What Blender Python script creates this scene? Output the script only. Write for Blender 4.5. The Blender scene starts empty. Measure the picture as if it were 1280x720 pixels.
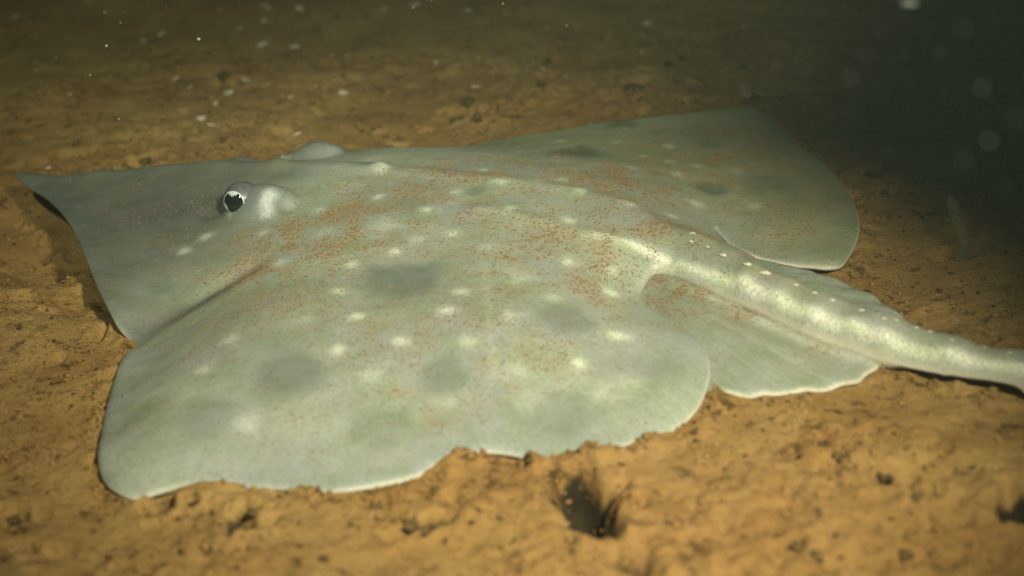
import bpy, bmesh, math, random
import numpy as np
from mathutils import Matrix, Vector, noise as mnoise
from mathutils.geometry import delaunay_2d_cdt

random.seed(7)
rng = np.random.default_rng(11)
scene = bpy.context.scene
col = scene.collection

# ------------------------------------------------------------------ camera
FOV, PITCH, ROLL, CAMH = 38.0, 24.5, -4.0, 0.55
FPX = 640 / math.tan(math.radians(FOV) / 2)
_p, _r = math.radians(PITCH), math.radians(ROLL)
_R0 = np.array([1, 0, 0.]); _U0 = np.array([0, math.sin(_p), math.cos(_p)]); FWD = np.array([0, math.cos(_p), -math.sin(_p)])
RIGHT = math.cos(_r) * _R0 + math.sin(_r) * _U0
UP = -math.sin(_r) * _R0 + math.cos(_r) * _U0
CAM = np.array([0, 0, CAMH])
cd = bpy.data.cameras.new('camera')
cam = bpy.data.objects.new('camera', cd); col.objects.link(cam)
cam.matrix_world = Matrix(((RIGHT[0], UP[0], -FWD[0], 0), (RIGHT[1], UP[1], -FWD[1], 0), (RIGHT[2], UP[2], -FWD[2], CAMH), (0, 0, 0, 1)))
cd.sensor_width = 36; cd.lens = 18 / math.tan(math.radians(FOV) / 2)
cd.clip_start = 0.02; cd.clip_end = 400
cd.dof.use_dof = True; cd.dof.focus_distance = 1.36; cd.dof.aperture_fstop = 3.7
scene.camera = cam

# ------------------------------------------------------------------ world: deep water, almost no daylight
w = bpy.data.worlds.new('World'); scene.world = w; w.use_nodes = True
bg = w.node_tree.nodes['Background']
bg.inputs[0].default_value = (0.25, 0.45, 0.70, 1); bg.inputs[1].default_value = 0.014

# ------------------------------------------------------------------ the survey vehicle's lamps, above and beside the camera
def spot(name, loc, aim, energy, half, blend, radius, colour):
    l = bpy.data.lights.new(name, 'SPOT'); l.energy = energy; l.spot_size = math.radians(2 * half); l.spot_blend = blend
    l.shadow_soft_size = radius; l.color = colour
    o = bpy.data.objects.new(name, l); col.objects.link(o); o.location = loc
    o.rotation_euler = (Vector(aim) - Vector(loc)).to_track_quat('-Z', 'Y').to_euler()
    return o
spot('vehicle_lamp', (0.36, 0.10, 0.92), (-0.03, 1.04, 0), 182, 21, 1.0, 0.045, (1.0, 0.93, 0.74))
spot('vehicle_lamp', (-0.40, -0.05, 1.30), (-0.32, 2.35, 0), 140, 22, 1.0, 0.045, (0.92, 1.0, 0.85))

vs = scene.view_settings
vs.view_transform = 'Standard'; vs.look = 'None'; vs.exposure = 0.0; vs.gamma = 1.0; vs.use_curve_mapping = False
scene.cycles.use_denoising = True
scene.cycles.volume_bounces = 1
scene.cycles.max_bounces = 6

# ------------------------------------------------------------------ helpers
def ray(px, py):
    return FWD + RIGHT * ((px - 640) / FPX) + UP * ((360 - py) / FPX)
def at(px, py, z):                      # where a pixel's ray meets height z
    d = ray(px, py); t = (z - CAMH) / d[2]
    return CAM + d * t
def project(P):
    q = np.asarray(P) - CAM; d = q @ FWD
    return 640 + FPX * (q @ RIGHT) / d, 360 - FPX * (q @ UP) / d, d

_perm = rng.permutation(512)
_ga = rng.uniform(0, 2 * np.pi, 512)
def perlin(x, y, s=0):
    xi = np.floor(x).astype(int); yi = np.floor(y).astype(int); xf = x - xi; yf = y - yi
    u = xf * xf * xf * (xf * (xf * 6 - 15) + 10); v = yf * yf * yf * (yf * (yf * 6 - 15) + 10)
    def g(a, b, dx, dy):
        h = _ga[(_perm[(a + s * 57) & 511] + b) & 511]
        return np.cos(h) * dx + np.sin(h) * dy
    n00 = g(xi, yi, xf, yf); n10 = g(xi + 1, yi, xf - 1, yf); n01 = g(xi, yi + 1, xf, yf - 1); n11 = g(xi + 1, yi + 1, xf - 1, yf - 1)
    return (n00 * (1 - u) + n10 * u) * (1 - v) + (n01 * (1 - u) + n11 * u) * v
def fbm(x, y, f, o, s=0, gain=0.5):
    r = 0; a = 1.0
    for k in range(o):
        r = r + a * perlin(x * f + 3.7 * k, y * f - 1.9 * k, s + k); a *= gain; f *= 2.03
    return r
def sstep(a, b, x):
    t = np.clip((x - a) / (b - a), 0, 1); return t * t * (3 - 2 * t)

def worley(x, y, s=0):
    xi = np.floor(x).astype(int); yi = np.floor(y).astype(int); best = np.full(x.shape, 9.)
    for dx in (-1, 0, 1):
        for dy in (-1, 0, 1):
            a = xi + dx; b = yi + dy; h1 = _ga[(_perm[(a + s * 31) & 511] + b) & 511] / 6.2832; h2 = _ga[(_perm[(b + s * 17 + 200) & 511] + a) & 511] / 6.2832
            best = np.minimum(best, (a + h1 - x) ** 2 + (b + h2 - y) ** 2)
    return np.sqrt(best)
class RBF:                               # thin-plate surface through scattered heights
    def __init__(s, pts, z, smooth=1e-5):
        s.p = np.asarray(pts, float); z = np.asarray(z, float); n = len(s.p)
        K = s.k(s.p) + np.eye(n) * smooth
        A = np.zeros((n + 3, n + 3)); A[:n, :n] = K; A[:n, n] = 1; A[:n, n + 1:] = s.p; A[n, :n] = 1; A[n + 1:, :n] = s.p.T
        s.w = np.linalg.solve(A, np.concatenate([z, np.zeros(3)]))
    def k(s, q):
        d = ((q[:, None, :] - s.p[None]) ** 2).sum(-1)
        return 0.5 * d * np.log(d + 1e-12)
    def __call__(s, q):
        out = np.empty(len(q))
        for i in range(0, len(q), 20000):
            c = q[i:i + 20000]; out[i:i + 20000] = s.k(c) @ s.w[:-3] + s.w[-3] + c @ s.w[-2:]
        return out

def resample(pts, step):                 # smooth closed/open polyline -> even points (Catmull-Rom)
    P = np.asarray(pts, float); out = []
    n = len(P)
    for i in range(n):
        a, b, c, d = P[i - 1], P[i], P[(i + 1) % n], P[(i + 2) % n]
        m = max(1, int(np.linalg.norm((c - b)[:2]) / step))
        for k in range(m):
            t = k / m
            out.append(0.5 * ((2 * b) + (c - a) * t + (2 * a - 5 * b + 4 * c - d) * t * t + (3 * b - a - 3 * c + d) * t ** 3))
    return np.array(out)
def seg_dist(Q, poly):                   # distance to a closed polygon, and inside flag
    A = poly; B = np.roll(poly, -1, 0); D = B - A; L = (D ** 2).sum(1)
    dist = np.empty(len(Q)); ins = np.zeros(len(Q), bool)
    for i in range(0, len(Q), 4000):
        q = Q[i:i + 4000, None, :]; t = np.clip(((q - A) * D).sum(-1) / L, 0, 1)
        dist[i:i + 4000] = np.sqrt((((A + D * t[..., None]) - q) ** 2).sum(-1).min(1))
        cross = ((A[:, 1] > q[..., 1]) != (B[:, 1] > q[..., 1]))
        xs = A[:, 0] + (q[..., 1] - A[:, 1]) * D[:, 0] / np.where(D[:, 1] == 0, 1e-12, D[:, 1])
        ins[i:i + 4000] = ((cross & (q[..., 0] < xs)).sum(1) % 2) == 1
    return dist, ins
class Grid2:                             # bilinear lookup
    def __init__(s, x0, y0, step, A): s.x0, s.y0, s.st, s.A = x0, y0, step, A
    def __call__(s, q):
        fx = np.clip((q[:, 0] - s.x0) / s.st, 0, s.A.shape[1] - 1.001); fy = np.clip((q[:, 1] - s.y0) / s.st, 0, s.A.shape[0] - 1.001)
        i = fx.astype(int); j = fy.astype(int); u = fx - i; v = fy - j; A = s.A
        return (A[j, i] * (1 - u) + A[j, i + 1] * u) * (1 - v) + (A[j + 1, i] * (1 - u) + A[j + 1, i + 1] * u) * v

def mesh_obj(name, verts, faces, material, parent=None, smooth=True):
    me = bpy.data.meshes.new(name); me.from_pydata([tuple(map(float, v)) for v in verts], [], faces); me.update()
    if smooth: me.polygons.foreach_set('use_smooth', [True] * len(me.polygons))
    if material: me.materials.append(material)
    o = bpy.data.objects.new(name, me); col.objects.link(o)
    if parent: o.parent = parent
    return o
def fast_mesh(name, V, F, material, parent=None, smooth=True):
    V = np.asarray(V, np.float32); F = np.asarray(F, np.int32); k = F.shape[1]
    me = bpy.data.meshes.new(name)
    me.vertices.add(len(V)); me.vertices.foreach_set('co', V.ravel())
    me.loops.add(F.size); me.loops.foreach_set('vertex_index', F.ravel())
    me.polygons.add(len(F)); me.polygons.foreach_set('loop_start', np.arange(0, F.size, k, dtype=np.int32))
    me.update(calc_edges=True)
    me.polygons.foreach_set('use_smooth', np.full(len(F), smooth))
    me.materials.append(material)
    o = bpy.data.objects.new(name, me); col.objects.link(o)
    if parent: o.parent = parent
    return o
def fattr(o, name, vals):
    a = o.data.attributes.new(name, 'FLOAT', 'POINT'); a.data.foreach_set('value', np.asarray(vals, np.float32))
def cattr(o, name, rgb):
    a = o.data.attributes.new(name, 'FLOAT_COLOR', 'POINT')
    a.data.foreach_set('color', np.concatenate([rgb, np.ones((len(rgb), 1))], 1).astype(np.float32).ravel())
def tag(o, label=None, cat=None, group=None, kind=None):
    if label: o['label'] = label
    if cat: o['category'] = cat
    if group: o['group'] = group
    if kind: o['kind'] = kind
    return o

class NT:                                # terse node building
    def __init__(s, name, rough=0.7, spec=0.3):
        s.m = bpy.data.materials.new(name); s.m.use_nodes = True; s.t = s.m.node_tree; s.b = s.t.nodes['Principled BSDF']
        s.b.inputs['Roughness'].default_value = rough; s.b.inputs['Specular IOR Level'].default_value = spec
    def n(s, typ, **kw):
        nd = s.t.nodes.new(typ)
        for k, v in kw.items(): setattr(nd, k, v)
        return nd
    def l(s, a, b): s.t.links.new(a, b)
    def val(s, nd, key, v):
        if hasattr(v, 'node'): s.l(v, nd.inputs[key])
        else: nd.inputs[key].default_value = v
    def noise(s, vec, scale, detail=4, rough=0.55):
        nd = s.n('ShaderNodeTexNoise'); s.val(nd, 'Scale', scale); s.val(nd, 'Detail', detail); s.val(nd, 'Roughness', rough)
        if vec: s.l(vec, nd.inputs['Vector'])
        return nd.outputs['Fac']
    def ramp(s, fac, a, b):
        nd = s.n('ShaderNodeMapRange', interpolation_type='SMOOTHSTEP'); s.val(nd, 0, fac); s.val(nd, 1, a); s.val(nd, 2, b)
        return nd.outputs[0]
    def math(s, op, a, b=0.0):
        nd = s.n('ShaderNodeMath', operation=op); s.val(nd, 0, a); s.val(nd, 1, b); return nd.outputs[0]
    def mix(s, fac, a, b, mode='MIX'):
        nd = s.n('ShaderNodeMix', data_type='RGBA', blend_type=mode)
        s.val(nd, 0, fac); s.val(nd, 6, a); s.val(nd, 7, b); return nd.outputs[2]
    def attr(s, name, out='Fac'):
        nd = s.n('ShaderNodeAttribute', attribute_name=name); return nd.outputs[out]
    def pos(s): return s.n('ShaderNodeNewGeometry').outputs['Position']
    def bump(s, h, strength, dist, prev=None):
        nd = s.n('ShaderNodeBump'); s.val(nd, 'Strength', strength); s.val(nd, 'Distance', dist); s.l(h, nd.inputs['Height'])
        if prev: s.l(prev, nd.inputs['Normal'])
        return nd.outputs[0]
def c4(r, g, b): return (r, g, b, 1.0)

# ------------------------------------------------------------------ the skate's plan, from landmarks and their heights
AX = np.array([math.cos(math.radians(-26.0)), math.sin(math.radians(-26.0))]); NV = np.array([AX[1], -AX[0]])
SNOUT = at(22, 221, .022)[:2]
def uv(P): q = np.asarray(P)[..., :2] - SNOUT; return np.stack([q @ AX, q @ NV], -1)
def L3(lst): return np.array([at(*p) for p in lst])

near_out = L3([(22, 221, .022), (60, 247, .026), (90, 283, .032), (108, 322, .034), (126, 366, .030), (144, 401, .022), (163, 424, .010),
    (151, 447, .010), (137, 488, .009), (125, 540, .009), (121, 572, .008), (130, 599, .007), (149, 614, .006), (172, 620, .005), (205, 611, .006),
    (240, 604, .006), (300, 606, .004), (360, 609, .004), (420, 612, .004), (480, 603, .004), (520, 594, .004), (552, 578, .005), (600, 563, .006),
    (640, 566, .005), (680, 574, .004), (730, 567, .004), (780, 556, .005), (830, 541, .006), (860, 521, .008), (878, 498, .010), (887, 470, .012),
    (886, 445, .013), (879, 427, .013), (868, 418, .013), (840, 400, .0135), (812, 381, .0150), (800, 366, .0185), (806, 349, .0240), (820, 335, .0285)])
tail_near = L3([(845, 340, .0285), (880, 356, .0265), (920, 375, .0240), (965, 395, .0220), (1010, 414, .0200), (1060, 431, .0175), (1100, 445, .0155), (1180, 465, .0135), (1280, 486, .0125)])
mid = L3([(22, 221, .022), (120, 221, .030), (200, 213, .038), (270, 207, .046), (345, 208, .054), (475, 212, .062), (570, 219, .065), (650, 228, .065), (725, 240, .059), (785, 257, .053),
    (866, 296, .0490), (905, 319, .0470), (957, 343, .0455), (1018, 367, .042), (1075, 387, .039), (1130, 405, .036), (1190, 422, .033), (1280, 443, .0305)])
# the tail goes on beyond the frame, thinning
td = mid[-1] - mid[-3]; td[2] = 0; td /= np.linalg.norm(td); tn = np.array([td[1], -td[0], 0])
wid = np.linalg.norm((tail_near[-1] - mid[-1])[:2])
tail_end = [mid[-1] + td * s + tn * (0.03 * s * s) for s in (.08, .16, .24, .30)]
mid_ext = [np.array([p[0], p[1], z]) for p, z in zip(tail_end, (.028, .024, .019, .012))]
tn_ext = [p + tn * wid * f + np.array([0, 0, z - p[2]]) for p, f, z in zip(mid_ext, (.85, .65, .4, .1), (.010, .009, .008, .008))]
tf_ext = [p - tn * wid * f + np.array([0, 0, z - p[2]]) for p, f, z in zip(mid_ext, (.85, .65, .4, .1), (.010, .009, .008, .008))]
def mid_at(u):                           # midline lateral offset at a station
    m = uv(mid); return np.interp(u, m[:, 0], m[:, 1])
def mirror(P, z=None):
    P = np.asarray(P); a = uv(P); v = 2 * mid_at(a[..., 0]) - a[..., 1]
    xy = SNOUT + a[..., :1] * AX + v[..., None] * NV
    return np.concatenate([xy, P[..., 2:3]], -1)
def crest_mirror(p):                     # mirrored over the tail's own crest
    best = None
    for a, b in zip(mid[8:-1], mid[9:]):
        d = (b - a)[:2]; t = np.clip(((p[:2] - a[:2]) @ d) / (d @ d), 0, 1); c = a[:2] + t * d; e = np.linalg.norm(p[:2] - c)
        if best is None or e < best[0]: best = (e, c, a[2] + t * (b[2] - a[2]))
    return best
tail_far = []; tail_ctrl = []
for p in tail_near:
    e, c, zc = crest_mirror(p); tail_far.append(np.array([*(2 * c - p[:2]), p[2]]))
    for f, h in ((.55, .88), (.88, .50)):
        for q in (c + (p[:2] - c) * f, c - (p[:2] - c) * f): tail_ctrl.append(np.array([q[0], q[1], p[2] + (zc - p[2]) * h]))
tail_far = np.array(tail_far); tail_ctrl = np.array(tail_ctrl[8:])
far_vis = L3([(660, 168, .026), (730, 156, .029), (800, 147, .028), (870, 139, .026), (920, 134, .023), (945, 133, .019), (968, 149, .016), (1000, 180, .014), (1030, 201, .014),
    (1055, 230, .014), (1072, 263, .015), (1074, 290, .014), (1062, 318, .012), (1045, 333, .011), (1000, 330, .012), (950, 321, .014), (918, 307, .016), (898, 290, .020)])
front = L3([(70, 218, .014), (150, 216, .010), (250, 209, .010), (340, 203, .010), (430, 197, .010), (520, 189, .012), (600, 178, .020)])
outline = np.concatenate([near_out, tail_near, np.array(tn_ext), np.array(tf_ext)[::-1], tail_far[3:][::-1], far_vis[::-1], front[::-1]])
poly3 = resample(outline, 0.0032)
inner_near = L3([(150, 275, .030), (200, 305, .028), (150, 330, .028), (235, 335, .026), (200, 360, .022), (215, 398, .015), (260, 372, .021), (310, 343, .033),
    (225, 440, .0235), (300, 392, .035), (185, 480, .0195), (230, 500, .026), (185, 545, .020), (250, 555, .020), (360, 470, .030), (500, 440, .034), (505, 355, .046), (640, 420, .035), (705, 400, .034), (400, 550, .012), (560, 520, .014),
    (700, 510, .013), (320, 560, .013), (820, 450, .018), (430, 300, .052), (600, 264, .060), (720, 287, .050), (780, 304, .0440),
    (750, 330, .038), (782, 350, .028)])
inner_far = mirror(inner_near[:2])
inner_far[:, 2] = .026
far_ctrl = L3([(725, 192, .040), (800, 180, .034), (890, 237, .030), (900, 200, .028), (980, 240, .022), (960, 290, .018), (860, 250, .036), (1010, 300, .015)])
ctrl = np.concatenate([outline, mid, np.array(mid_ext), inner_near, inner_far, far_ctrl, tail_ctrl, L3([(500, 184, .052), (560, 184, .050), (440, 189, .050)])])
_, uq = np.unique(np.round(ctrl[:, :2], 3), axis=0, return_index=True)
body_z0 = RBF(ctrl[uq][:, :2], ctrl[uq][:, 2], 2e-6)

EYE_N = at(309, 247, .055); EYE_F = at(387, 192, .055)
def ell(q, c, ang, rx, ry):              # elliptical radius about a plan point
    d = q - np.asarray(c)[:2]; ca, sa = math.cos(ang), math.sin(ang)
    a = d[:, 0] * ca + d[:, 1] * sa; b = -d[:, 0] * sa + d[:, 1] * ca
    return np.sqrt((a / rx) ** 2 + (b / ry) ** 2)
def dome(r): return np.where(r < 1, np.sqrt(np.clip(1 - r ** 2, 0, 1)), 0) * .75 + .25 * np.exp(-r ** 2 * 1.6)
AXA = math.radians(-26.0)
def line_d(q, pts):
    P = np.asarray(pts)[:, :2]; best = np.full(len(q), 9.)
    for a, b in zip(P[:-1], P[1:]):
        d = b - a; t = np.clip(((q - a) @ d) / (d @ d), 0, 1)
        best = np.minimum(best, np.sqrt(((q - a - t[:, None] * d) ** 2).sum(1)))
    return best
ridge_line = L3([(600, 264, .06), (660, 274, .057), (720, 287, .053), (780, 303, .048), (830, 321, .044), (880, 343, .037), (930, 366, .032), (990, 393, .026), (1060, 421, .021), (1100, 438, .018), (1190, 462, .016), (1280, 484, .014)])
furrow_line = L3([(160, 424, .012), (215, 398, .012), (260, 372, .016), (312, 341, .03)])
def body_z(q):
    z = body_z0(q)
    u = uv(q)
    z = z + .0028 * np.exp(-(line_d(q, ridge_line[:6]) / .014) ** 2)
    z = z + .0025 * np.exp(-(line_d(q, mid[4:14]) / .011) ** 2)
    z = z + .006 * np.exp(-(line_d(q, mid[0:5]) / .016) ** 2)             # rostral cartilage
    z = z - .0045 * np.exp(-(line_d(q, furrow_line) / .010) ** 2)
    for E, s in ((EYE_N, 1), (EYE_F, -1)):
        c = E[:2] + AX * (.014 if s > 0 else .006)
        z = z + (.020 if s > 0 else .017) * dome(ell(q, c, AXA, .040 if s > 0 else .034, .023 if s > 0 else .019))
        z = z - .006 * np.exp(-ell(q, E[:2] - AX * .038 + NV * s * .006, AXA, .016, .014) ** 2)   # hollow before the eye
    z = z + .010 * np.exp(-ell(q, at(352, 190, .06), AXA, .007, .005) ** 2)       # brow spine
    z = z + .005 * np.exp(-ell(q, at(476, 210, .062), AXA, .011, .006) ** 2)
    z = z + .0012 * fbm(q[:, 0], q[:, 1], 22, 3, 4)
    return z
# coarse lookup grids for the ground and the dusting
gx0, gy0, gst = -0.75, 0.55, 0.004
gnx, gny = 460, 330
GX, GY = np.meshgrid(gx0 + gst * np.arange(gnx), gy0 + gst * np.arange(gny)); GQ = np.stack([GX.ravel(), GY.ravel()], 1)
pd, pin = seg_dist(GQ, poly3[::3, :2])
SDF = Grid2(gx0, gy0, gst, np.where(pin, pd, -pd).reshape(gny, gnx))
ZT = Grid2(gx0, gy0, gst, body_z(GQ).reshape(gny, gnx))

# ------------------------------------------------------------------ materials
def skin_material():
    k = NT('skate_skin', 0.42, 0.32); P = k.pos()
    base = k.attr('tint', 'Color')
    mott = k.noise(P, 28, 5, .6); fine = k.noise(P, 420, 3, .6)
    m2 = k.noise(P, 95, 4, .6)
    base = k.mix(k.math('MULTIPLY', k.ramp(m2, .40, .70), .45), base, c4(.80, .84, .72), 'MULTIPLY')
    c = k.mix(k.ramp(mott, .35, .70), base, c4(.82, .90, .74), 'MULTIPLY')
    c = k.mix(k.math('MULTIPLY', k.ramp(fine, .42, .70), .5), c, c4(.16, .165, .12))
    # fin rays towards the margin
    ang = k.attr('ray'); edge = k.attr('edge')
    w1 = k.n('ShaderNodeTexNoise', noise_dimensions='1D'); k.val(w1, 'W', ang); k.val(w1, 'Scale', 150); k.val(w1, 'Detail', 2)
    raym = k.math('MULTIPLY', k.math('SUBTRACT', 1.0, k.ramp(edge, .02, .12)), k.ramp(w1.outputs[0], .5, .72))
    c = k.mix(k.math('MULTIPLY', raym, .30), c, c4(.55, .60, .50))
    # sediment dust film and specks settled on the back
    dust = k.attr('dust')
    pn = k.noise(P, 42, 6, .75); sp = k.noise(P, 320, 3, .66)
    film = k.math('MULTIPLY', dust, k.ramp(pn, .36, .60))
    c = k.mix(k.math('MULTIPLY', film, .75), c, c4(.305, .220, .100))
    thr = k.math('SUBTRACT', .66, k.math('MULTIPLY', film, .18))
    speck = k.ramp(sp, thr, k.math('ADD', thr, .05))
    c = k.mix(k.math('MULTIPLY', speck, k.math('MULTIPLY', k.ramp(dust, .05, .4), .8)), c, c4(.25, .155, .060))
    rim = k.attr('rim')
    c = k.mix(k.math('MULTIPLY', rim, .9), c, c4(.58, .55, .42))
    k.l(c, k.b.inputs['Base Color'])
    h = k.math('ADD', k.math('MULTIPLY', fine, .5), k.math('ADD', speck, k.math('MULTIPLY', raym, .5)))
    k.l(k.bump(h, .75, .0016), k.b.inputs['Normal'])
    k.b.inputs['Subsurface Weight'].default_value = .12; k.b.inputs['Subsurface Radius'].default_value = (.012, .010, .006); k.b.inputs['Subsurface Scale'].default_value = .5
    k.l(k.math('ADD', .42, k.math('MULTIPLY', film, .4)), k.b.inputs['Roughness'])
    return k.m
M_SKIN = skin_material()
def simple(name, colr, rough=.6, spec=.3, var=.25, scale=120, bump=.0):
    k = NT(name, rough, spec); P = k.pos(); n = k.noise(P, scale, 4, .6)
    d = tuple(x * (1 - var) for x in colr)
    k.l(k.mix(k.ramp(n, .3, .7), c4(*d), c4(*colr)), k.b.inputs['Base Color'])
    if bump: k.l(k.bump(n, .6, bump), k.b.inputs['Normal'])
    return k.m
def sediment_material(name='sediment', grain=True):
    k = NT(name, .92, .12); P = k.pos()
    a = k.noise(P, 3.2, 6, .6); b = k.noise(P, 14, 6, .68); f = k.noise(P, 110, 5, .7); g = k.noise(P, 520, 3, .65)
    c = k.mix(k.ramp(a, .32, .70), c4(.39, .230, .066), c4(.48, .325, .115))
    c = k.mix(k.math('MULTIPLY', k.ramp(b, .40, .72), .55), c, c4(.27, .135, .038))
    c = k.mix(k.math('MULTIPLY', k.ramp(f, .52, .80), .6), c, c4(.44, .31, .13))
    # dark detritus flecks
    v = k.noise(P, 70, 6, .8); vm = k.math('MULTIPLY', k.ramp(v, .55, .62), k.ramp(b, .40, .58))
    c = k.mix(k.math('MULTIPLY', vm, .85), c, c4(.060, .040, .018))
    v2 = k.noise(P, 190, 3, .7)
    c = k.mix(k.math('MULTIPLY', k.ramp(v2, .60, .68), .75), c, c4(.075, .045, .018))
    g2 = k.noise(P, 260, 4, .75)
    c = k.mix(k.math('MULTIPLY', k.ramp(g2, .48, .68), .30), c, c4(.20, .105, .032))
    c = k.mix(k.math('MULTIPLY', k.ramp(k.noise(P, 1.7, 3, .5), .42, .62), .40), c, c4(.29, .145, .048))
    sl = k.attr('pit_shade')                 # shade inside the burrows, painted black-green
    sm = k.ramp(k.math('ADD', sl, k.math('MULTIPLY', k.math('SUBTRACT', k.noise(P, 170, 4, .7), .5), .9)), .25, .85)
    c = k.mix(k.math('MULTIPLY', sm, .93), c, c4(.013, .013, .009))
    k.l(c, k.b.inputs['Base Color'])
    h = k.math('ADD', k.math('MULTIPLY', f, .50), k.math('ADD', k.math('MULTIPLY', g2, .55), k.math('MULTIPLY', g, .35)))
    h = k.math('SUBTRACT', h, k.math('MULTIPLY', vm, .35))
    k.l(k.bump(h, 1.0, .0055), k.b.inputs['Normal'])
    return k.m
M_SED = sediment_material()
M_DARKCLOD = simple('dark_clod', (.14, .090, .036), .95, .1, .75, 160, .004)
M_CLOD = simple('ochre_clod', (.33, .20, .070), .95, .1, .5, 110, .004)
M_SHELL = simple('shell_chip', (.62, .54, .38), .6, .3, .4, 160)
M_FLAKE = simple('snow_flake', (.09, .10, .085), .9, .1, .3, 200)
M_SPECK = simple('snow_speck', (.55, .55, .40), .9, .1, .3, 200)
M_PEN = simple('pale_stalk', (.30, .36, .24), .8, .1, .35, 60)
M_PEN.node_tree.nodes['Principled BSDF'].inputs['Alpha'].default_value = .14   # glassy, nearly clear tissue

# ------------------------------------------------------------------ ground
def axis_coords(a, b, step, lo, hi, growth=1.09):
    c = list(np.arange(a, b, step)); s = step; x = c[-1]
    while x < hi: s *= growth; x += s; c.append(x)
    s = step; x = a; pre = []
    while x > lo: s *= growth; x -= s; pre.append(x)
    return np.array(pre[::-1] + c)
PITS = []                                # (plan point, long radius, short radius, angle, depth)
def pit(px, py, rl, rs, ang, dep): PITS.append((at(px, py, 0)[:2], rl, rs, math.radians(ang), dep))
pit(728, 622, .030, .020, 95, .040); pit(744, 655, .020, .014, 115, .026); pit(785, 705, .016, .012, 130, .022)
pit(690, 600, .010, .007, 20, .02); pit(865, 690, .012, .008, 40, .02); pit(800, 640, .010, .006, 80, .018)
pit(22, 388, .022, .013, 10, .045); pit(128, 425, .006, .018, 0, .012); pit(200, 634, .014, .010, 60, .030); pit(235, 632, .008, .006, 30, .018)
pit(300, 655, .014, .010, 70, .034); pit(318, 660, .014, .008, 20, .020); pit(470, 628, .012, .007, 30, .020); pit(525, 660, .020, .009, 25, .028); pit(562, 628, .009, .006, 70, .018)
pit(15, 655, .012, .009, 80, .03); pit(30, 690, .010, .008, 0, .02); pit(80, 690, .010, .007, 0, .018); pit(1100, 602, .018, .008, -35, .026); pit(1150, 625, .010, .007, 10, .018)
pit(1272, 640, .024, .016, 70, .035); pit(1130, 700, .010, .008, 0, .02); pit(1025, 558, .008, .006, 0, .012); pit(1050, 570, .010, .006, -30, .013)
pit(790, 112, .028, .018, 60, .04); pit(585, 138, .035, .020, 0, .03); pit(945, 121, .022, .018, 0, .035); pit(680, 95, .020, .014, 0, .025); pit(180, 200, .022, .014, 10, .026); pit(95, 182, .020, .014, 0, .02)
pit(498, 174, .012, .010, 0, .02); pit(1090, 215, .014, .012, 0, .02); pit(1105, 240, .014, .010, 0, .02); pit(1203, 496, .010, .009, 0, .018); pit(280, 95, .030, .020, 0, .02); pit(350, 165, .016, .012, 0, .02)
for _ in range(420):
    x, y = rng.uniform(-1.0, 1.1), rng.uniform(.68, 2.6); r = rng.uniform(.003, .008)
    PITS.append((np.array([x, y]), r * rng.uniform(1, 1.8), r, rng.uniform(0, 3), r * rng.uniform(.8, 1.7)))
SNOUT_HOLLOW = [(at(85, 300, 0)[:2], .085, .045), (at(118, 380, 0)[:2], .045, .022), (at(30, 250, 0)[:2], .07, .03)]
def ground_base(q):
    x, y = q[:, 0], q[:, 1]
    near = np.exp(-((x * x + (y - 1.3) ** 2) / 9))
    z = .020 * perlin(x * 1.3, y * 1.3, 3) + .016 * fbm(x, y, 4, 3, 9) * near
    wx = x + .012 * perlin(x * 26, y * 26, 21) + .004 * perlin(x * 90, y * 90, 23); wy = y + .012 * perlin(x * 26 + 9, y * 26, 22) + .004 * perlin(x * 90 + 5, y * 90, 24)
    cr = sstep(-.25, .35, perlin(x * 5, y * 5, 27) + .6 * perlin(x * 12, y * 12, 28) + .25 * np.exp(-((x + .1) ** 2 + (y - .85) ** 2) / .09))
    lump_ = np.clip(1 - worley(wx * 38, wy * 38, 1) * 1.25, -.2, 1); lump2 = np.clip(1 - worley(wx * 95, wy * 95, 2) * 1.25, -.2, 1)
    z = z + (.0070 * fbm(wx, wy, 16, 3, 12) + cr * (.0060 * lump_ + .0048 * lump2) + (.25 + cr) * .0014 * fbm(x, y, 130, 2, 18)) * near
    return z
PEL = resample(L3([(790, 380, .006), (830, 470, .004), (860, 490, .004), (945, 494, .004), (1045, 484, .004), (1085, 468, .004), (1102, 458, .004), (1085, 434, .01), (900, 354, .01)]), .01)
pd2, pin2 = seg_dist(GQ, PEL[:, :2]); SDF2 = Grid2(gx0, gy0, gst, np.where(pin2, pd2, -pd2).reshape(gny, gnx))
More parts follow.
